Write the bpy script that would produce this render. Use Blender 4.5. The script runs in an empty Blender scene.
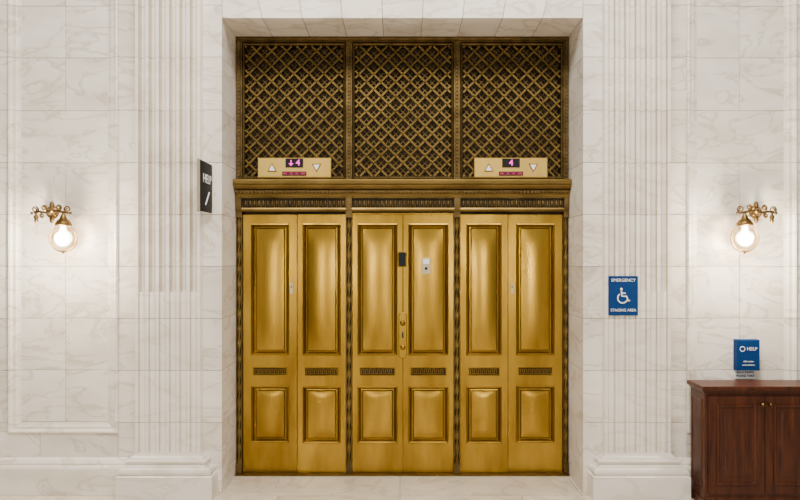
import bpy, math, random
from mathutils import Vector
random.seed(4)
K=0.008; F=656.0; HZ=235.0; HY=258.0
def X(px,y=0): return (px-400.0)*(F+y)/F
def Z(py,y=0): return HZ-(py-HY)*(F+y)/F
scene=bpy.context.scene
# ---------------------------------------------------------------- materials
def newmat(name):
    m=bpy.data.materials.new(name); m.use_nodes=True
    nt=m.node_tree; return m,nt,nt.nodes["Principled BSDF"]
def N(nt,t,**kw):
    n=nt.nodes.new(t)
    for k,v in kw.items(): setattr(n,k,v)
    return n
def ramp(nt,stops):
    r=nt.nodes.new("ShaderNodeValToRGB")
    while len(r.color_ramp.elements)<len(stops): r.color_ramp.elements.new(0.5)
    for e,(p,c) in zip(r.color_ramp.elements,stops):
        e.position=p; e.color=(c[0],c[1],c[2],1)
    return r
def marble(name,base,vein,tint,rough=0.35,vs=1.0,var=0.9,vamt=0.5):
    m,nt,b=newmat(name); L=nt.links.new
    tc=N(nt,"ShaderNodeTexCoord"); geo=N(nt,"ShaderNodeNewGeometry")
    mul=N(nt,"ShaderNodeVectorMath",operation='MULTIPLY_ADD')
    L(geo.outputs["Random Per Island"],mul.inputs[0]); mul.inputs[1].default_value=(37,11,23)
    L(tc.outputs["Object"],mul.inputs[2])
    mp=N(nt,"ShaderNodeMapping"); mp.inputs["Rotation"].default_value=(0.3,0.7,0.2); mp.inputs["Scale"].default_value=(1,1,2.2)
    L(mul.outputs[0],mp.inputs[0])
    n1=N(nt,"ShaderNodeTexNoise"); n1.inputs["Scale"].default_value=1.6*vs; n1.inputs["Detail"].default_value=9; n1.inputs["Distortion"].default_value=1.4
    L(mp.outputs[0],n1.inputs["Vector"])
    r1=ramp(nt,[(0.46,(0,0,0)),(0.5,(1,1,1)),(0.525,(0,0,0))]); L(n1.outputs["Fac"],r1.inputs[0])
    n2=N(nt,"ShaderNodeTexNoise"); n2.inputs["Scale"].default_value=2.6; n2.inputs["Detail"].default_value=7
    L(mp.outputs[0],n2.inputs["Vector"])
    r2=ramp(nt,[(0.38,base),(0.74,tint)]); L(n2.outputs["Fac"],r2.inputs[0])
    mm=N(nt,"ShaderNodeMath",operation='MULTIPLY'); L(r1.outputs[0],mm.inputs[0]); mm.inputs[1].default_value=vamt
    mx=N(nt,"ShaderNodeMixRGB"); L(mm.outputs[0],mx.inputs[0]); L(r2.outputs[0],mx.inputs[1]); mx.inputs[2].default_value=(*vein,1)
    mr=N(nt,"ShaderNodeMapRange"); L(geo.outputs["Random Per Island"],mr.inputs[0]); mr.inputs[3].default_value=var; mr.inputs[4].default_value=1.04
    hs=N(nt,"ShaderNodeHueSaturation"); L(mr.outputs[0],hs.inputs["Value"]); L(mx.outputs[0],hs.inputs["Color"])
    L(hs.outputs[0],b.inputs["Base Color"]); b.inputs["Roughness"].default_value=rough
    return m
def metal(name,c1,c2,rough,metallic=1.0,scale=6,stretch=(1,1,0.25),bump=0.03,rv=0.06):
    m,nt,b=newmat(name); L=nt.links.new
    tc=N(nt,"ShaderNodeTexCoord"); mp=N(nt,"ShaderNodeMapping"); mp.inputs["Scale"].default_value=stretch
    L(tc.outputs["Object"],mp.inputs[0])
    n=N(nt,"ShaderNodeTexNoise"); n.inputs["Scale"].default_value=scale; n.inputs["Detail"].default_value=7
    L(mp.outputs[0],n.inputs["Vector"])
    r=ramp(nt,[(0.32,c1),(0.66,c2)]); L(n.outputs["Fac"],r.inputs[0]); L(r.outputs[0],b.inputs["Base Color"])
    mr=N(nt,"ShaderNodeMapRange"); L(n.outputs["Fac"],mr.inputs[0]); mr.inputs[3].default_value=rough+rv; mr.inputs[4].default_value=rough-rv
    L(mr.outputs[0],b.inputs["Roughness"]); b.inputs["Metallic"].default_value=metallic
    n2=N(nt,"ShaderNodeTexNoise"); n2.inputs["Scale"].default_value=60; L(mp.outputs[0],n2.inputs["Vector"])
    bp=N(nt,"ShaderNodeBump"); bp.inputs["Strength"].default_value=bump; bp.inputs["Distance"].default_value=0.01
    L(n2.outputs["Fac"],bp.inputs["Height"]); L(bp.outputs[0],b.inputs["Normal"])
    return m
def plain(name,c,rough=0.5,metallic=0.0,emit=None,es=0,spec=0.5):
    m,nt,b=newmat(name); L=nt.links.new
    tc=N(nt,"ShaderNodeTexCoord"); n=N(nt,"ShaderNodeTexNoise"); n.inputs["Scale"].default_value=25
    L(tc.outputs["Object"],n.inputs["Vector"])
    r=ramp(nt,[(0.3,[v*0.93 for v in c]),(0.7,c)]); L(n.outputs["Fac"],r.inputs[0]); L(r.outputs[0],b.inputs["Base Color"])
    b.inputs["Roughness"].default_value=rough; b.inputs["Metallic"].default_value=metallic; b.inputs["Specular IOR Level"].default_value=spec
    if emit: b.inputs["Emission Color"].default_value=(*emit,1); b.inputs["Emission Strength"].default_value=es
    return m
M_MARB=marble("white_marble",(0.88,0.82,0.735),(0.46,0.37,0.27),(0.72,0.645,0.545))
M_PIL=marble("pilaster_marble",(0.88,0.825,0.745),(0.60,0.52,0.42),(0.78,0.715,0.625),vs=0.6,var=0.94,vamt=0.4)
M_PILD=marble("shaded_flute_marble",(0.60,0.52,0.41),(0.42,0.34,0.25),(0.48,0.41,0.31),vs=0.6,var=0.94,vamt=0.3)  # darker tan for flute side walls; shade put into the colour so fluting reads
M_GROUT=plain("grout",(0.34,0.28,0.20),0.9)
M_FLOOR=marble("floor_marble",(0.74,0.65,0.52),(0.46,0.37,0.26),(0.60,0.51,0.39),rough=0.2)
M_BRASS=metal("brushed_brass",(0.25,0.140,0.016),(0.46,0.285,0.040),0.31,scale=5,rv=0.09,bump=0.05)
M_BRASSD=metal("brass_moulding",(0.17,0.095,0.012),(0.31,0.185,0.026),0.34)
M_PLATE=metal("satin_brass_plate",(0.58,0.39,0.095),(0.66,0.46,0.13),0.5)
M_BRONZE=metal("aged_bronze",(0.085,0.056,0.021),(0.17,0.115,0.043),0.5,scale=12,stretch=(1,1,1))
M_CORN=metal("cornice_bronze",(0.11,0.070,0.020),(0.21,0.138,0.040),0.42,scale=10,stretch=(0.4,1,1))
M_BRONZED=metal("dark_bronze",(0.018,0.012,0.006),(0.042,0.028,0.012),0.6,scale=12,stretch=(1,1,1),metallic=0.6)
M_BLACK=plain("black_satin",(0.012,0.012,0.014),0.6,spec=0.15)
M_DARK=plain("dark_recess",(0.03,0.02,0.01),0.8,spec=0.1)
M_BLUE=plain("sign_blue",(0.002,0.036,0.15),0.6,spec=0.15)
M_WHITE=plain("sign_white",(0.85,0.86,0.87),0.5)
M_MAG=plain("led_magenta",(0.5,0.02,0.35),0.5,emit=(1.0,0.02,0.50),es=1.8)
M_RED=plain("led_dim_red",(0.25,0.01,0.06),0.4,emit=(0.6,0.005,0.10),es=0.4)
M_GREY=plain("grey_metal",(0.46,0.40,0.27),0.4,0.6)
M_BULB=plain("lamp_bulb",(1,0.95,0.85),0.5,emit=(1.0,0.90,0.72),es=12)
M_SCON=metal("sconce_brass",(0.10,0.055,0.018),(0.26,0.155,0.05),0.35,scale=20,stretch=(1,1,1))
M_GLASS,nt,b=newmat("globe_glass")
tr=N(nt,"ShaderNodeBsdfTransparent"); gl=N(nt,"ShaderNodeBsdfGlossy"); gl.inputs["Roughness"].default_value=0.08
lw=N(nt,"ShaderNodeLayerWeight"); lw.inputs[0].default_value=0.35; ms=N(nt,"ShaderNodeMixShader")
tr.inputs[0].default_value=(1,0.97,0.9,1); gl.inputs[0].default_value=(0.7,0.5,0.28,1)
nt.links.new(lw.outputs["Facing"],ms.inputs[0]); nt.links.new(tr.outputs[0],ms.inputs[1]); nt.links.new(gl.outputs[0],ms.inputs[2])
nt.links.new(ms.outputs[0],nt.nodes["Material Output"].inputs[0])
M_WOOD,nt,b=newmat("mahogany"); L=nt.links.new
tc=N(nt,"ShaderNodeTexCoord"); mp=N(nt,"ShaderNodeMapping"); mp.inputs["Scale"].default_value=(7,7,0.8); L(tc.outputs["Object"],mp.inputs[0])
n=N(nt,"ShaderNodeTexNoise"); n.inputs["Scale"].default_value=4; n.inputs["Detail"].default_value=8; n.inputs["Distortion"].default_value=0.8; L(mp.outputs[0],n.inputs["Vector"])
r=ramp(nt,[(0.3,(0.028,0.006,0.002)),(0.6,(0.066,0.016,0.005)),(0.8,(0.105,0.027,0.008))]); L(n.outputs["Fac"],r.inputs[0]); L(r.outputs[0],b.inputs["Base Color"]); b.inputs["Roughness"].default_value=0.35; b.inputs["Specular IOR Level"].default_value=0.3
# ---------------------------------------------------------------- mesh builder
class MB:
    def __init__(s,name,mats,parent=None):
        s.name=name; s.mats=mats; s.v=[]; s.f=[]; s.mi=[]; s.sm=[]; s.parent=parent
    def add(s,vs,fs,m=0,smooth=False):
        o=len(s.v); s.v+=[(a*K,b*K,c*K) for a,b,c in vs]
        for f in fs: s.f.append([i+o for i in f]); s.mi.append(m); s.sm.append(smooth)
    def box(s,x0,x1,y0,y1,z0,z1,m=0):
        s.add([(x0,y0,z0),(x1,y0,z0),(x1,y1,z0),(x0,y1,z0),(x0,y0,z1),(x1,y0,z1),(x1,y1,z1),(x0,y1,z1)],
              [(0,3,2,1),(4,5,6,7),(0,1,5,4),(1,2,6,5),(2,3,7,6),(3,0,4,7)],m)
    def loft(s,rings,m=0,smooth=True,cap=True,mfn=None):
        n=len(rings[0]); vs=[p for r in rings for p in r]; fs=[]
        for i in range(len(rings)-1):
            for j in range(n):
                a=i*n+j; b=i*n+(j+1)%n; fs.append((a,b,b+n,a+n))
        k0=len(s.mi); s.add(vs,fs,m,smooth)
        if mfn:
            for q in range(len(fs)): s.mi[k0+q]=mfn(q%n)
        if cap:
            s.add(rings[0],[tuple(range(n))[::-1]],m); s.add(rings[-1],[tuple(range(n))],m)
    def profx(s,prof,x0,x1,m=0,smooth=False):
        s.loft([[(x0,y,z) for y,z in prof],[(x1,y,z) for y,z in prof]],m,smooth)
    def lathe(s,cx,cy,prof,m=0,n=20,axis='z',c3=0):
        rings=[]
        for r,h in prof:
            r=max(r,0.02)
            if axis=='z': rings.append([(cx+r*math.cos(t),cy+r*math.sin(t),h) for t in [2*math.pi*k/n for k in range(n)]])
            else: rings.append([(cx+r*math.cos(t),h,c3+r*math.sin(t)) for t in [2*math.pi*k/n for k in range(n)]])
        s.loft(rings,m,True)
    def ball(s,c,rx,ry,rz,m=0,n=14,k=8):
        rings=[]
        for i in range(k+1):
            a=-math.pi/2+math.pi*i/k; q=max(math.cos(a),0.02)
            rings.append([(c[0]+rx*q*math.cos(t),c[1]+ry*q*math.sin(t),c[2]+rz*math.sin(a)) for t in [2*math.pi*j/n for j in range(n)]])
        s.loft(rings,m,True)
    def tube(s,path,r,m=0,n=10,flat=1.0):
        rings=[]; P=[Vector(p) for p in path]
        for i,p in enumerate(P):
            d=(P[min(i+1,len(P)-1)]-P[max(i-1,0)]).normalized()
            up=Vector((0,1,0)) if abs(d.y)<0.9 else Vector((0,0,1))
            a=d.cross(up).normalized(); b=a.cross(d).normalized()
            rr=r[i] if isinstance(r,(list,tuple)) else r
            rings.append([tuple(p+a*rr*math.cos(t)+b*rr*flat*math.sin(t)) for t in [2*math.pi*j/n for j in range(n)]])
        s.loft(rings,m,True)
    def rectrings(s,x0,x1,z0,z1,steps,m=0,mc=None,capit=True):
        rings=[[(x0+i,y,z0+i),(x1-i,y,z0+i),(x1-i,y,z1-i),(x0+i,y,z1-i)] for i,y in steps]
        s.loft(rings,m,False,False)
        if capit: s.add(rings[-1],[(0,1,2,3)],m if mc is None else mc)
    def cushion(s,x0,x1,z0,z1,y,bulge,m=0,nx=12,nz=16):
        vs=[];fs=[]
        for j in range(nz+1):
            v=2*j/nz-1
            for i in range(nx+1):
                u=2*i/nx-1
                vs.append((x0+(x1-x0)*i/nx,y-bulge*(1-u*u)*(1-v**6),z0+(z1-z0)*j/nz))
        for j in range(nz):
            for i in range(nx):
                a=j*(nx+1)+i; fs.append((a,a+1,a+nx+2,a+nx+1))
        s.add(vs,fs,m,True)
    def build(s,bevel=0):
        me=bpy.data.meshes.new(s.name); me.from_pydata(s.v,[],s.f)
        for m in s.mats: me.materials.append(m)
        me.polygons.foreach_set("material_index",s.mi); me.polygons.foreach_set("use_smooth",s.sm); me.update()
        ob=bpy.data.objects.new(s.name,me); scene.collection.objects.link(ob)
        if s.parent: ob.parent=s.parent
        if bevel:
            b=ob.modifiers.new("bevel",'BEVEL'); b.width=bevel*K; b.segments=2; b.limit_method='ANGLE'
        return ob
def text(name,body,size,x,y,z,mat,parent,rot=(math.pi/2,0,0),ext=0.15,sx=1.0,bold=0.0):
    c=bpy.data.curves.new(name,'FONT'); c.body=body; c.size=size*K; c.extrude=ext*K; c.align_x='CENTER'; c.align_y='CENTER'; c.offset=bold*K
    o=bpy.data.objects.new(name+"_c",c); scene.collection.objects.link(o)
    dg=bpy.context.evaluated_depsgraph_get(); me=bpy.data.meshes.new_from_object(o.evaluated_get(dg)); bpy.data.objects.remove(o)
    me.materials.clear(); me.materials.append(mat)
    ob=bpy.data.objects.new(name,me); scene.collection.objects.link(ob)
    ob.location=(x*K,y*K,z*K); ob.rotation_euler=rot; ob.scale=(sx,1,1); ob.parent=parent
    return ob
# ---------------------------------------------------------------- floor
fl=MB("floor",[M_FLOOR,M_GROUT])
fl.box(-760,760,-1300,75,-12,-1.0,1)
g=0.3; FY=-8
for i in range(-6,6):
    for j in range(0,10):
        fl.box(i*120+g,(i+1)*120-g,FY-(j+1)*120+g,FY-j*120-g,-6,0,0)
for i in range(-4,4): fl.box(i*180+g,(i+1)*180-g,FY+g,75,-6,0,0)
fl.build()
# ---------------------------------------------------------------- walls
TOP=620
joints=[-999,-47,5,57,110,162.5,214.5,266.5,318.5,370.5,422.5,999]
rows=[]
zs=[Z(p) for p in joints]; zs[0]=TOP; zs[-1]=0
for i in range(len(zs)-1): rows.append((zs[i+1],zs[i]))
XJL=X(222); XJR=X(583)
OT=Z(18)
def block(w,x0,x1,y0,y1,z0,z1,m=0,g=0.22): w.box(x0+g,x1-g,y0,y1,z0+g,z1-g,m)
def wallside(name,sgn,xj):
    w=MB(name,[M_MARB,M_GROUT])
    def bx(a,b,y0,y1,z0,z1,m=0,g=0.22):
        x0,x1=sorted((a,b)); block(w,x0,x1,y0,y1,z0,z1,m,g)
    C=X(402.5)
    s=lambda px: C+sgn*(402.5-px)
    a,b=sorted((s(-200),xj+sgn*0.6)); w.box(a,b,4.2,69,0.1,TOP-0.5,1)
    pz0=Z(424)
    for k,(z0,z1) in enumerate(rows):
        bx(s(197),xj,0,69.5,z0,z1)
        bx(s(118),s(197),0,10,z0,z1)
        if z1>pz0+1:
            zz=max(z0,pz0)
            if k in (4,): cuts=[19,111]
            else: cuts=[19,64,111]
            for c0,c1 in zip(cuts[:-1],cuts[1:]): bx(s(c0),s(c1),3,10,zz,z1)
        if z0<pz0:
            bx(s(-60),s(40),0,10,z0,min(z1,Z(432))); bx(s(40),s(118),0,10,z0,min(z1,Z(432)))
        if z1>Z(432): bx(s(-60),s(8),0,10,max(z0,Z(432)),z1)
        bx(s(-200),s(-60),0,10,z0,z1)
    # moulding round the sunk panel, in jointed lengths
    x0,x1=sorted((s(8),s(118)))
    prof=[(0,4.5),(0,-1.0),(1.4,-1.9),(3.2,-1.2),(4.2,0.6),(7.4,0.9),(9,2.1),(11.5,2.9),(11.5,4.5)]
    zb=Z(433)
    w.loft([[(x0+i,y,zb+i*0.85) for i,y in prof],[(x1-i,y,zb+i*0.85) for i,y in prof]],0,False)
    zcuts=[None]+[z for z in zs[::-1] if zb+14<z<TOP-5]+[TOP-3]
    for u0,u1 in zip(zcuts[:-1],zcuts[1:]):
        for sx,xx in ((1,x0),(-1,x1)):
            lo=[(xx+sx*i,y,(zb+i*0.85) if u0 is None else u0+0.2) for i,y in prof]
            w.loft([lo,[(xx+sx*i,y,u1-0.2) for i,y in prof]],0,False)
    a,b=sorted((s(-200),s(128)))
    w.profx([(0.5,0),(-7,0),(-7,26),(-6,28),(-4.5,29),(-4.5,31),(-2.5,34),(0.5,36)],a,b,0)
    return w.build(0.2)
wl=wallside("wall_left",-1,XJL); wr=wallside("wall_right",1,XJR)
w=MB("wall_lintel",[M_MARB,M_GROUT])
w.box(XJL-0.1,XJR+0.1,1.0,69,OT+0.8,TOP-0.5,1)
nv=9; W=(XJR-XJL)/nv; C=(XJL+XJR)/2
for i in range(nv):
    a=XJL+i*W+0.3; b=XJL+(i+1)*W-0.3
    H=70; k=0.30
    a2=C+(a-C)*(1+k*H/180); b2=C+(b-C)*(1+k*H/180)
    if i==0: a2=a
    if i==nv-1: b2=b
    w.add([(a,0,OT),(b,0,OT),(b,69.5,OT),(a,69.5,OT),(a2,0,OT+H),(b2,0,OT+H),(b2,69.5,OT+H),(a2,69.5,OT+H)],
          [(0,3,2,1),(4,5,6,7),(0,1,5,4),(1,2,6,5),(2,3,7,6),(3,0,4,7)])
w.box(XJL,C-0.3,0,69.5,OT+H+0.6,TOP); w.box(C+0.3,XJR,0,69.5,OT+H+0.6,TOP)
w.build(0.2)
w=MB("wall_back",[M_DARK]); w.box(XJL-40,XJR+40,71,76,0,TOP); w.build()
# ---------------------------------------------------------------- pilasters
def pilaster(x0,x1):
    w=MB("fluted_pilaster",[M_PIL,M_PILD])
    yb,yf=-0.3,-9.0
    zb=40; zc=Z(292,-9); NF=6; NJ=12
    def prof(depth_fn):
        e=3.2; P=[(x0,yb),(x0,yf)]
        pitch=(x1-x0-e)/NF; fw=pitch-e
        for i in range(NF):
            a=x0+e+i*pitch
            for j in range(NJ+1):
                t=j/NJ; P.append((a+fw*t,yf+depth_fn(t)))
        P+=[(x1,yf),(x1,yb)]
        return P
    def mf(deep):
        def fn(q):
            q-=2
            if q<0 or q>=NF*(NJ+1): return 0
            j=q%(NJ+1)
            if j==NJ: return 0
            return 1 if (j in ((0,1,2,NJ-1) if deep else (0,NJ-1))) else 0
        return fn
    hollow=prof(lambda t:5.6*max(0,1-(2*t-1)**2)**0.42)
    cable=prof(lambda t:0 if t in (0,1) else 2.6-2.6*max(0,1-(2*t-1)**2)**0.5)
    cz=[zb]+[z for p in joints[::-1] for z in [Z(p,-9)] if zb+5<z<TOP-5]+[TOP]
    segs=[]
    for a,b in zip(cz[:-1],cz[1:]):
        if a<zc<b: segs+= [(a,zc,cable,0.2,0,0),(zc,b,hollow,0,0.2,1)]
        elif b<=zc: segs.append((a,b,cable,0.2,0.2,0))
        else: segs.append((a,b,hollow,0.2,0.2,1))
    for a,b,p,g0,g1,dp in segs:
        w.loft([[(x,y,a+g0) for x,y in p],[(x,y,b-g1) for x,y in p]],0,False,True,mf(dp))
    w.box(x0+0.8,x1-0.8,-2.8,yb,zb,TOP-1)
    pr=[(11,0),(11,22),(9.5,23),(8.5,23.2),(9.6,24.5),(9.9,26.5),(9.2,28.8),(7.6,29.8),(6.2,30),(6.2,31),(4.8,32),(4.4,33.5),(5.6,34.2),(6.0,35.6),(5.2,37),(3.4,37.4),(3.2,38.6),(1.2,40),(0.3,42),(0.3,43)]
    rings=[[(x0-o*1.35,yf-o,z),(x1+o*1.35,yf-o,z),(x1+o*1.35,yb,z),(x0-o*1.35,yb,z)] for o,z in pr]
    w.loft(rings,0,False)
    return w.build()
pilaster(X(135,-9),X(200,-9)); pilaster(X(605,-9),X(671,-9))
# ---------------------------------------------------------------- elevator surround
Y0=56.0
def EX(px): return X(px,Y0)
def EZ(py): return Z(py,Y0)
fr=MB("elevator_surround",[M_BRONZE,M_BRONZED,M_CORN])
XA,XB=XJL+0.4,XJR-0.4
ZT=OT-0.4
fr.box(XA,XB,66,69,0.3,ZT,1)
cols=[(235.8,242),(346,352),(454,460),(563.5,569.5)]
zc0=EZ(212); zg0,zg1=EZ(180),EZ(42)
for i,(a,b) in enumerate(cols):
    xa,xb=EX(a),EX(b)
    if i==0: xa=XA
    if i==3: xb=XB
    c=(xa+xb)/2; hw=(xb-xa)/2
    fr.box(xa,xb,Y0+3,66,0.3,ZT,1)
    fr.box(xa,xb,Y0-2,Y0+3,0.3,13,0)
    fr.box(xa-0.3 if 0<i else xa,xb+(0.3 if i<3 else 0),Y0-2.6,Y0+3,zc0-6,zc0+2,0)
    rings=[]; z=13.0
    while z<zc0-6:
        rings.append([(c+hw*0.62*(1+0.25*math.cos(3*(t-z*0.13)))*math.cos(t),Y0+0.6+hw*0.62*(1+0.25*math.cos(3*(t-z*0.13)))*math.sin(t),z) for t in [2*math.pi*k/18 for k in range(18)]]); z+=1.5
    fr.loft(rings,2,True)
    fr.box(xa+0.1,xa+hw*0.3,Y0-0.5,Y0+3,13,zc0-6,0); fr.box(xb-hw*0.3,xb-0.1,Y0-0.5,Y0+3,13,zc0-6,0)
    fr.box(xa,xb,Y0,Y0+3,zg0,ZT,0)
    fr.box(c-hw*0.45,c+hw*0.45,Y0-2.5,Y0,zg0,zg1,0)
    z=zg0+4
    while z<zg1-2: fr.ball((c,Y0-2.6,z),hw*0.32,1.1,1.4,0,8,4); z+=4
fr.profx([(Y0+6,ZT),(Y0-2,ZT),(Y0-2.6,ZT-1.5),(Y0-1,ZT-3),(Y0-1.4,ZT-4.5),(Y0+1,EZ(43)),(Y0+6,EZ(43))],XA,XB,0)
cz=lambda p:EZ(p)
fr.profx([(66,cz(179)),(Y0-6,cz(179.5)),(Y0-13,cz(180.5)),(Y0-14,cz(182)),(Y0-14,cz(185)),(Y0-12.5,cz(186)),(Y0-12,cz(187.5)),(Y0-10,cz(189.5)),(Y0-7,cz(191)),(Y0-7,cz(192.5)),(Y0-5,cz(194)),(Y0-4,cz(195.5)),(Y0-4,cz(197)),(Y0+1,cz(197.5)),(66,cz(197.5))],XA,XB,2)
for xx in [XA+2+i*4.0 for i in range(int((XB-XA)/4))]:
    fr.box(xx,xx+2.2,Y0-8.5,Y0-4,cz(193.5),cz(191.2),0)
fr.box(XA,XB,Y0,66,cz(211),cz(197),1)
fr.profx([(Y0+1,cz(208)),(Y0-3,cz(208)),(Y0-3.6,cz(209.5)),(Y0-2,cz(211.5)),(Y0+1,cz(212))],XA,XB,2)
fr.profx([(Y0+1,cz(197)),(Y0-2,cz(197)),(Y0-2,cz(198.3)),(Y0+1,cz(199))],XA,XB,2)
for a,b in [(244,344.5),(353.5,452.5),(461.5,562)]:
    x=EX(a)
    while x<EX(b)-3:
        fr.ball((x+2,Y0-0.4,cz(203.5)),1.7,1.6,3.6,0,10,6); fr.box(x+3.9,x+4.5,Y0-1,Y0+1,cz(207),cz(200),0); x+=4.8
for (a,b) in cols:
    fr.box(max(EX(a),XA),min(EX(b),XB),Y0-4,Y0+1,cz(210),cz(197),0)
fr.box(XA,XB,Y0-6,66,-0.0,1.6,2)
fr.build()
def grille(pa,pb):
    w=MB("ornamental_grille",[M_BRONZE,M_BRONZED,M_CORN])
    x0,x1=EX(pa),EX(pb); z0,z1=EZ(179),EZ(43)
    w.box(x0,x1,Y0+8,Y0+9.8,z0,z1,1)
    fwd=3.2
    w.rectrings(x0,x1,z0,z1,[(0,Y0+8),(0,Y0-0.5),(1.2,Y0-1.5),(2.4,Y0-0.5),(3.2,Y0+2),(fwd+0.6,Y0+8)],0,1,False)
    a0,a1,b0,b1=x0+fwd,x1-fwd,z0+fwd,z1-fwd
    cxm,czm=(a0+a1)/2,(b0+b1)/2
    p=(a1-a0)/6.5
    def bars(y,hw,dep,m,off,pit):
        for sg in (1,-1):
            for k in range(-30,31):
                c=(k+off)*pit
                lo=max(a0-cxm,(b0-czm-c)*sg if sg==1 else -(b1-czm-c)); hi=min(a1-cxm,(b1-czm-c) if sg==1 else -(b0-czm-c))
                if hi-lo<1: continue
                P=Vector((cxm+lo,0,czm+sg*lo+c)); Q=Vector((cxm+hi,0,czm+sg*hi+c))
                n=Vector((-sg,0,1)).normalized()*hw; yo=y+(0.35 if sg==1 else 0)
                r=[]
                for e in (P,Q): r.append([(e.x+n.x,yo+dep,e.z+n.z),(e.x+n.x*0.8,yo,e.z+n.z*0.8),(e.x-n.x*0.8,yo,e.z-n.z*0.8),(e.x-n.x,yo+dep,e.z-n.z)])
                w.loft(r,m,False)
    bars(Y0+0.2,1.25,2.8,2,0.5,p)
    bars(Y0+5.8,0.7,1.0,0,0.0,p)
    nx=int((a1-a0)/p)+2; nz=int((b1-b0)/p)+2
    for i in range(-nx*2,nx*2+1):
        for j in range(-nz*2,nz*2+1):
            x=cxm+i*p/2; z=czm+j*p/2
            if not(a0+2<x<a1-2 and b0+2<z<b1-2): continue
            if (i+j)%2==1: w.ball((x,Y0+0.3,z),1.4,0.9,1.4,2,8,4)
    return w.build()
for pa,pb in [(242.3,345.7),(352.3,453.7),(460.3,563.2)]: grille(pa,pb)
# ---------------------------------------------------------------- elevator doors
def leaf(w,x0,x1,yf,stile,zb,zt):
    P=[(EZ(443),EZ(387)),(EZ(355),EZ(224))]
    yk=yf+6
    w.box(x0,x1,yf+5.2,yk,zb,zt,1)
    a,b=x0+stile,x1-stile
    w.box(x0,a,yf,yf+5.2,zb,zt); w.box(b,x1,yf,yf+5.2,zb,zt)
    zs_=[zb,P[0][0],P[0][1],P[1][0],P[1][1],zt]
    for i in (0,2,4): w.box(a,b,yf,yf+5.2,zs_[i],zs_[i+1])
    for z0,z1 in P:
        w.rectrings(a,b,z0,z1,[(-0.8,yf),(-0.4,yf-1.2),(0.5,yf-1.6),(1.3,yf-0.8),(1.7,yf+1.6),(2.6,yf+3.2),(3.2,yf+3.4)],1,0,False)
        w.rectrings(a+3.2,b-3.2,z0+3.2,z1-3.2,[(0,yf+3.4),(1.0,yf+3.2),(2.0,yf+1.6)],0,0,False)
        w.cushion(a+5.2,b-5.2,z0+5.2,z1-5.2,yf+1.6,1.7,0)
    c=(a+b)/2; hw=(b-a)/2-1.5; z0,z1=EZ(376),EZ(367.5)
    w.rectrings(c-hw,c+hw,z0,z1,[(0,yf),(0.2,yf-0.9),(0.9,yf-0.9),(1.1,yf-0.2)],1,2)
    x=c-hw+2; zz=(z0+z1)/2; h=(z1-z0)/2-2
    while x<c+hw-4.5:
        w.box(x,x+0.6,yf-0.8,yf-0.2,zz-h,zz+h,1); w.box(x,x+3,yf-0.8,yf-0.2,zz+h-0.5,zz+h,1); w.box(x+2.4,x+3,yf-0.8,yf-0.2,zz-0.8,zz+h,1); w.box(x+1.3,x+4.2,yf-0.8,yf-0.2,zz-h,zz-h+0.5,1)
        x+=4.3
ZB,ZTOP=1.9,EZ(214.5)
def door(leaves):
    w=MB("elevator_door",[M_BRASS,M_BRASSD,M_DARK])
    for a,b,yf,st in leaves: leaf(w,EX(a),EX(b),yf,st,ZB,ZTOP)
    return w.build(0.0)
d1=door([(242.4,296.4,Y0+3.4,9.2),(297.4,345.6,Y0+0.8,6.2)])
d2=door([(352.4,402.4,Y0+1.6,6.2),(403.4,453.6,Y0+1.6,6.2)])
d3=door([(460.4,507.8,Y0+0.8,7.2),(508.8,563.1,Y0+3.4,9.2)])
def hw(name,parent,mats): return MB(name,mats,parent)
w=hw("edge_lock",d1,[M_GREY,M_BLACK]); y=Y0+3.4; w.box(EX(289.3),EX(292.6),y-1,y+0.2,EZ(294),EZ(283)); w.lathe(EX(291),0,[(0.9,y-1.6),(0.9,y-0.8)],1,10,'y',EZ(287)); w.build(0.2)
w=hw("edge_lock",d3,[M_GREY,M_BLACK]); w.box(EX(511),EX(514.2),y-1,y+0.2,EZ(294),EZ(283)); w.lathe(EX(512.6),0,[(0.9,y-1.6),(0.9,y-0.8)],1,10,'y',EZ(287)); w.build(0.2)
yc=Y0+1.6
w=hw("centre_astragal",d2,[M_BRASSD,M_BRASS]); w.box(EX(402.3),EX(403.5),yc-0.6,yc,ZB,ZTOP)
w.profx([(yc+1,ZTOP),(yc-2,ZTOP),(yc-2,ZTOP+1.5),(yc+1,ZTOP+1.5)],EX(352.4),EX(453.6)); w.build(0.2)
w=hw("card_reader",d2,[M_BLACK,M_BRASSD]); w.box(EX(397.8),EX(406.5),yc-1.8,yc,EZ(267),EZ(251.5),1); w.box(EX(398.8),EX(405.5),yc-3.2,yc-1.8,EZ(266),EZ(252.5),0); w.build(0.4)
w=hw("key_switch_plate",d2,[M_GREY,M_WHITE,M_BLACK]); w.box(EX(421.8),EX(430.5),yc-1.0,yc+4,EZ(274),EZ(258)); w.box(EX(423),EX(429.3),yc-1.5,yc-1,EZ(264),EZ(259.5),1); w.lathe(EX(426.1),0,[(1.6,yc-2.4),(1.6,yc-0.9)],2,12,'y',EZ(268.5)); w.build(0.3)
w=hw("lock_escutcheon",d2,[M_BRASS,M_BLACK,M_BRASSD])
xc_=EX(402.7); zt_,zb_=EZ(316.5),EZ(354.5); R=4.6
def stad(r,y): return [(xc_+r*math.cos(t),y,(zt_ if k<13 else zb_)+r*math.sin(t)) for k,t in enumerate([math.pi*k/12 for k in range(13)]+[math.pi+math.pi*k/12 for k in range(13)])]
w.loft([stad(R,yc-0.1),stad(R,yc-1.6),stad(R-0.9,yc-2.3)],0,False)
for zz in (323,347): w.lathe(xc_,0,[(2.6,yc-2),(3,yc-2.8),(2.7,yc-4),(1.2,yc-4.6),(0.1,yc-4.7)],2,16,'y',EZ(zz))
w.box(xc_-0.8,xc_+0.8,yc-2.6,yc-2.2,EZ(338),EZ(332),1)
w.build(0)
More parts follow.
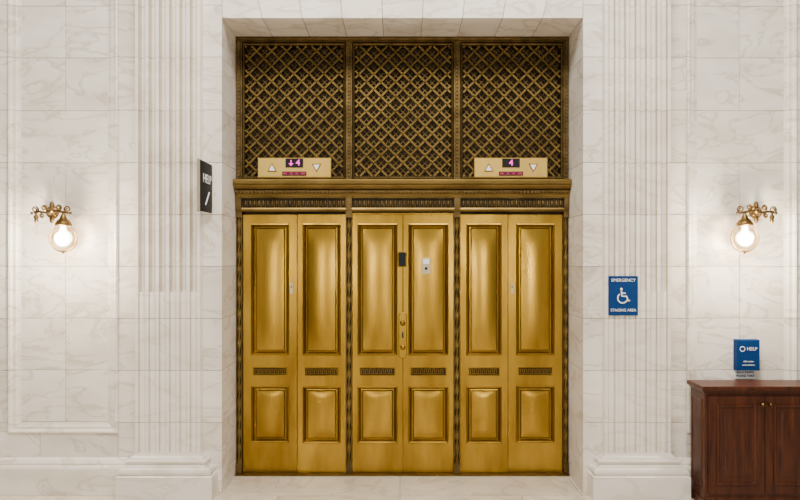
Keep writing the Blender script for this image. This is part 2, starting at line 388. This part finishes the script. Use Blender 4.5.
# ---------------------------------------------------------------- floor indicators
def indicator(cp,arrow):
    y=Y0-3.5
    x0,x1=X(cp-36.7,y),X(cp+36.7,y); z0,z1=Z(177.8,y),Z(157.8,y); c=(x0+x1)/2; zc_=(z0+z1)/2
    w=MB("floor_indicator_panel",[M_PLATE,M_BLACK,M_RED,M_BRASSD,M_WHITE])
    w.rectrings(x0,x1,z0,z1,[(0,Y0-0.2),(0,y),(0.6,y-0.6)],0,0)
    w.rectrings(x0+1.6,x1-1.6,z0+1.6,z1-1.6,[(0,y-0.6),(0.1,y-0.95),(0.3,y-0.95)],0,0)
    yy=y-1.0
    w.box(c-9.5,c+9.5,yy-0.6,yy,zc_+0.2,z1-1.0,1)
    w.box(c-13,c+13,yy-0.5,yy,z0+2.2,z0+6.6,1); w.box(c-12,c+12,yy-0.8,yy-0.5,z0+3.3,z0+5.6,2)
    for k in range(3): w.box(c-8+k*6,c-4.5+k*6,yy-1.0,yy-0.7,z0+3.9,z0+5.1,1)
    for sx,up in ((-24,1),(24,-1)):
        q=[(c+sx-5,zc_-4.2*up),(c+sx+5,zc_-4.2*up),(c+sx,zc_+4.8*up)]
        w.loft([[(a,yy,b) for a,b in q],[(a,yy-0.6,b) for a,b in q]],3,False)
        q=[(c+sx-3.4,zc_-3.2*up),(c+sx+3.4,zc_-3.2*up),(c+sx,zc_+3.0*up)]
        w.loft([[(a,yy-0.6,b) for a,b in q],[(a,yy-0.9,b) for a,b in q]],4,False)
    ob=w.build(0)
    zt=(zc_+0.2+z1-1.0)/2
    text("digit","4",9.5,c+(4 if arrow else 0),yy-0.9,zt,M_MAG,ob,bold=0.1)
    if arrow:
        a=MB("down_arrow",[M_MAG],ob); ax=c-3.5
        a.box(ax-0.6,ax+0.6,yy-1,yy-0.7,zt-1,zt+3.2); q=[(ax-2.8,zt-0.4),(ax+2.8,zt-0.4),(ax,zt-3.4)]
        a.loft([[(p,yy-0.7,r_) for p,r_ in q],[(p,yy-1,r_) for p,r_ in q]],0,False); a.build()
indicator(294.5,True); indicator(510.8,False)
# ---------------------------------------------------------------- sconces
def sconce(cp,sg):
    w=MB("wall_sconce",[M_SCON,M_GLASS,M_BULB])
    y=-16.0; wy=2.8
    cx=X(cp,y); z=lambda p:Z(p,y); x=lambda d:cx+sg*d
    cw=X(cp)
    w.lathe(cw,0,[(6.5,wy),(6.5,wy-1.5),(5.4,wy-2.5),(4.2,wy-3),(3.2,wy-4.8),(2.2,wy-6),(1.8,wy-9)],0,24,'y',z(211))
    w.ball((cw,wy-2,z(218)),2.4,1.8,4.4,0); w.ball((cw,wy-2,z(204)),2.4,1.8,4,0)
    w.tube([(cw,wy-5,z(211)),((cw+cx)/2,-9,z(213)),(cx,y,z(211))],[2.0,1.5,1.8],0)
    w.tube([(x(-17),y,z(213)),(x(-12),y,z(211.5)),(x(-6),y,z(212.5)),(x(0),y,z(211.5)),(x(6),y,z(211)),(x(12),y,z(212.5)),(x(17),y,z(213))],[0.9,1.2,1.1,2.0,1.1,1.2,0.9],0,12)
    w.ball((cx,y,z(211)),2.8,2.8,2.6,0); w.ball((cx,y,z(207.3)),1.5,1.5,2.0,0); w.ball((cx,y,z(204)),0.9,0.9,1.6,0)
    def scroll(dx,pz,r0,dirn,start):
        pts=[]; rad=[]
        for k in range(22):
            t=k/21; a=start+dirn*t*3.2*math.pi; r=r0*(1-0.75*t)
            pts.append((x(dx)+r*math.cos(a),y,z(pz)+r*math.sin(a))); rad.append(0.85*(1-0.35*t))
        w.tube(pts,rad,0,8)
    scroll(-16,209.6,3.6,1,-1.57); scroll(15.5,209.2,3.5,-1,-1.57); scroll(-7.5,207.8,2.9,1,-1.0); scroll(7,207.4,3.0,1,-2.0); scroll(-9,215.6,2.4,1,1.57); scroll(3.5,215.4,2.2,1,1.57)
    w.ball((x(-19.3),y,z(213)),1.4,1.4,1.4,0); w.ball((x(18.4),y,z(213)),1.4,1.4,1.4,0)
    w.lathe(x(-15),y,[(0.3,z(213)),(1.2,z(214.5)),(2.5,z(217)),(1.5,z(219.5)),(2.0,z(221)),(0.7,z(223)),(0.2,z(225))],0,14)
    gx=x(11.5)
    w.lathe(gx,y,[(1,z(211)),(1.2,z(214)),(2.8,z(216.5)),(3.4,z(218.5)),(5.6,z(220.5)),(7.4,z(223)),(8.0,z(225.2)),(7.0,z(226)),(6.6,z(224))],0,24)
    R=12.8; gc=z(238.3)
    prof=[]
    for k in range(17):
        a=-math.pi/2+(math.pi*0.82)*k/16
        prof.append((R*math.cos(a),gc+R*math.sin(a)))
    rings=[[(gx+max(r,0.05)*math.cos(t),y+max(r,0.05)*math.sin(t),h) for t in [2*math.pi*j/28 for j in range(28)]] for r,h in prof]
    w.loft(rings,1,True,False)
    w.lathe(gx,y,[(0.2,gc-R-2.4),(1.0,gc-R-1.6),(1.3,gc-R-0.5),(2.8,gc-R+0.2),(0.3,gc-R+0.6)],0,14)
    pts=[(gx+(R+0.3)*math.sin(a),y,gc+(R+0.3)*math.cos(a)) for a in [0.6+(2*math.pi-1.2)*k/30 for k in range(31)]]
    w.tube(pts,0.8,0,6)
    w.lathe(gx,y,[(2.4,z(226)),(3.4,gc+7),(6,gc+5),(7.8,gc+1.5),(7.6,gc-2),(5.4,gc-5.6),(2.8,gc-7.4),(0.1,gc-7.9)],2,24)
    ob=w.build()
    l=bpy.data.lights.new("sconce_light",'POINT'); l.energy=85; l.color=(1,0.89,0.72); l.shadow_soft_size=0.06
    lo=bpy.data.objects.new("sconce_light",l); scene.collection.objects.link(lo); lo.location=(gx*K,(y-12)*K,(gc-2)*K); lo.parent=ob
    return ob
sconce(51.5,1); sconce(756.5,-1)
# ---------------------------------------------------------------- blade sign
bxx=X(213)
w=MB("projecting_sign",[M_BLACK,M_GREY,M_WHITE])
z0,z1=Z(213.5),Z(165.5)
w.box(bxx-2.2,bxx,-40,-3,z0,z1,0); w.box(bxx-3.2,bxx-0.6,-41.5,-39.5,z0-1,z1+1,1); w.box(bxx-3.2,bxx-0.4,-4,-0.1,z0+6,z1-6,1)
sg=w.build(0.3)
text("sign_lettering","HELP",12,bxx+0.15,-20,Z(182),M_WHITE,sg,rot=(math.pi/2,0,math.pi/2),bold=0.1)
s2=MB("sign_slash",[M_WHITE],sg); s2.tube([(bxx+0.2,-26,Z(207)),(bxx+0.2,-14,Z(194))],0.8,0,6); s2.build()
# ---------------------------------------------------------------- accessibility sign
y=-9.6
x0,x1,z0,z1=X(608.3,y),X(637.8,y),Z(315.5,y),Z(276,y); c=(x0+x1)/2
w=MB("accessibility_sign",[M_BLUE,M_WHITE])
w.rectrings(x0,x1,z0,z1,[(0,-9.1),(0,-10.2),(0.3,-10.5)],0,0); w.box(x0+.2,x1-.2,-9.4,-9.1,z0+.2,z1-.2,0)
yy=-10.7; ic=Z(296,y)
w.ball((c-2.0,yy,ic+6.8),1.3,0.2,1.3,1,14,6)
w.tube([(c-2.0,yy,ic+5.0),(c-1.5,yy,ic-0.2),(c+3.0,yy,ic-0.2),(c+4.8,yy,ic-4.8),(c+6.4,yy,ic-4.2)],0.75,1,8,0.3)
w.tube([(c-1.9,yy,ic+2.8),(c+2.2,yy,ic+2.8)],0.65,1,8,0.3)
w.tube([(c-0.8+4.8*math.cos(a),yy,ic-2.0+4.8*math.sin(a)) for a in [math.radians(125+k*11) for k in range(20)]],0.65,1,8,0.3)
ob=w.build()
text("emergency_lettering","EMERGENCY",4.4,c,yy,Z(280.3,y),M_WHITE,ob,sx=0.95)
text("staging_lettering","STAGING AREA",3.9,c,yy,Z(310.2,y),M_WHITE,ob,sx=0.93)
# ---------------------------------------------------------------- help notice
y=-1
x0,x1,z0,z1=X(735.3,y),X(758,y),Z(370,y),Z(339.5,y); c=(x0+x1)/2
w=MB("information_sign",[M_BLUE,M_WHITE,M_GREY])
w.rectrings(x0,x1,z0,z1,[(0,2.8),(0,-4),(0.4,-4.4)],0,0)
w.box(x0+1,x1-1,1.5,2.9,z0-9,z0,1)
w.tube([(c-6.0+2.4*math.cos(a),-4.6,z1-9+2.4*math.sin(a)) for a in [k*math.pi/8 for k in range(17)]],0.35,1,6,0.3)
ob=w.build()
text("help_lettering","HELP",4.6,c+3.4,-4.7,z1-9,M_WHITE,ob)
for k,t in enumerate(["information","and assistance"]): text("small_lettering",t,2.2,c,-4.7,z0+9-k*3.4,M_WHITE,ob)
for k,t in enumerate(["BROCHURES","PLEASE TAKE"]): text("lower_lettering",t,3.2,c,1.2,z0-2.7-k*3.6,M_BLUE,ob)
# ---------------------------------------------------------------- cabinet
w=MB("wooden_cabinet",[M_WOOD,M_SCON,M_DARK])
bl=287.0; br=bl+112; yb=-8.0; yf=-38.0; H=Z(386.5,-41)
w.box(bl,br,yf,yb,7,H-5)
w.box(bl-1.2,br+1.2,yf-1.6,yb,0,7)
w.profx([(yf-1.6,7),(yf-1.6,8.4),(yf,10),(yf,7)],bl-1.2,br+1.2)
pr=[(0,H-7),(1.2,H-6.2),(1.6,H-5),(3.2,H-4),(3.8,H-3.2),(3.8,H-1),(3.2,H)]
w.loft([[(bl-o,yf-o,z),(br+o,yf-o,z),(br+o,yb,z),(bl-o,yb,z)] for o,z in pr],0,False)
m=(bl+br)/2
for a,b in ((bl+3,m-0.4),(m+0.4,br-3)):
    z0,z1=13,H-9.5
    w.box(a,b,yf-1.6,yf+1,z0,z1,0)
    w.rectrings(a+8,b-8,z0+9,z1-8,[(-0.6,yf-1.6),(0,yf-2.8),(1.2,yf-3.0),(2.2,yf-2.2),(3,yf-1.0),(4.5,yf-0.6)],0,0)
    w.rectrings(a+13,b-13,z0+14,z1-13,[(0,yf-0.6),(2.6,yf-2.0),(3,yf-2.1)],0,0)
w.box(m-0.3,m+0.3,yf-0.8,yf,13,H-9.5,2)
for kx in (m-3.8,m+3.8): w.lathe(kx,0,[(0.9,yf-1.6),(0.8,yf-3.2),(1.7,yf-4.4),(1.9,yf-5.4),(1.2,yf-6.4),(0.1,yf-6.6)],1,16,'y',H-17)
w.loft([[(bl+0.1,yf+5,17),(bl+0.1,yb-4,17),(bl+0.1,yb-4,H-13),(bl+0.1,yf+5,H-13)],[(bl-0.9,yf+5.8,18),(bl-0.9,yb-4.8,18),(bl-0.9,yb-4.8,H-14),(bl-0.9,yf+5.8,H-14)],[(bl-0.2,yf+7.2,19.5),(bl-0.2,yb-6.2,19.5),(bl-0.2,yb-6.2,H-15.5),(bl-0.2,yf+7.2,H-15.5)]],0,False)
w.build(0.35)
# ---------------------------------------------------------------- lights
wd=bpy.data.worlds.new("hall"); scene.world=wd; wd.use_nodes=True
bg=wd.node_tree.nodes["Background"]; bg.inputs[0].default_value=(1.0,0.94,0.86,1); bg.inputs[1].default_value=0.32
def area(name,loc,rot,sx,sy,e,col):
    l=bpy.data.lights.new(name,'AREA'); l.shape='RECTANGLE'; l.size=sx; l.size_y=sy; l.energy=e; l.color=col
    o=bpy.data.objects.new(name,l); scene.collection.objects.link(o); o.location=loc; o.rotation_euler=rot
area("overhead_fill",(0,-3.2,6.4),(math.radians(22),0,0),4.5,1.6,540,(1,0.95,0.88))  # unseen overhead area light, added to brighten the walls
for xx in (-1.6,1.6):
    l=bpy.data.lights.new("hall_lamp",'POINT'); l.energy=300; l.color=(1,0.90,0.75); l.shadow_soft_size=0.2
    o=bpy.data.objects.new("hall_lamp",l); scene.collection.objects.link(o); o.location=(xx,-7.5,1.8)
# ---------------------------------------------------------------- camera
cd=bpy.data.cameras.new("camera"); cam=bpy.data.objects.new("camera",cd); scene.collection.objects.link(cam)
cd.sensor_width=36; cd.lens=36*F/800; cd.shift_y=(HY-250)/800.0
cam.location=(0,-F*K,HZ*K); cam.rotation_euler=(math.pi/2,0,0); scene.camera=cam
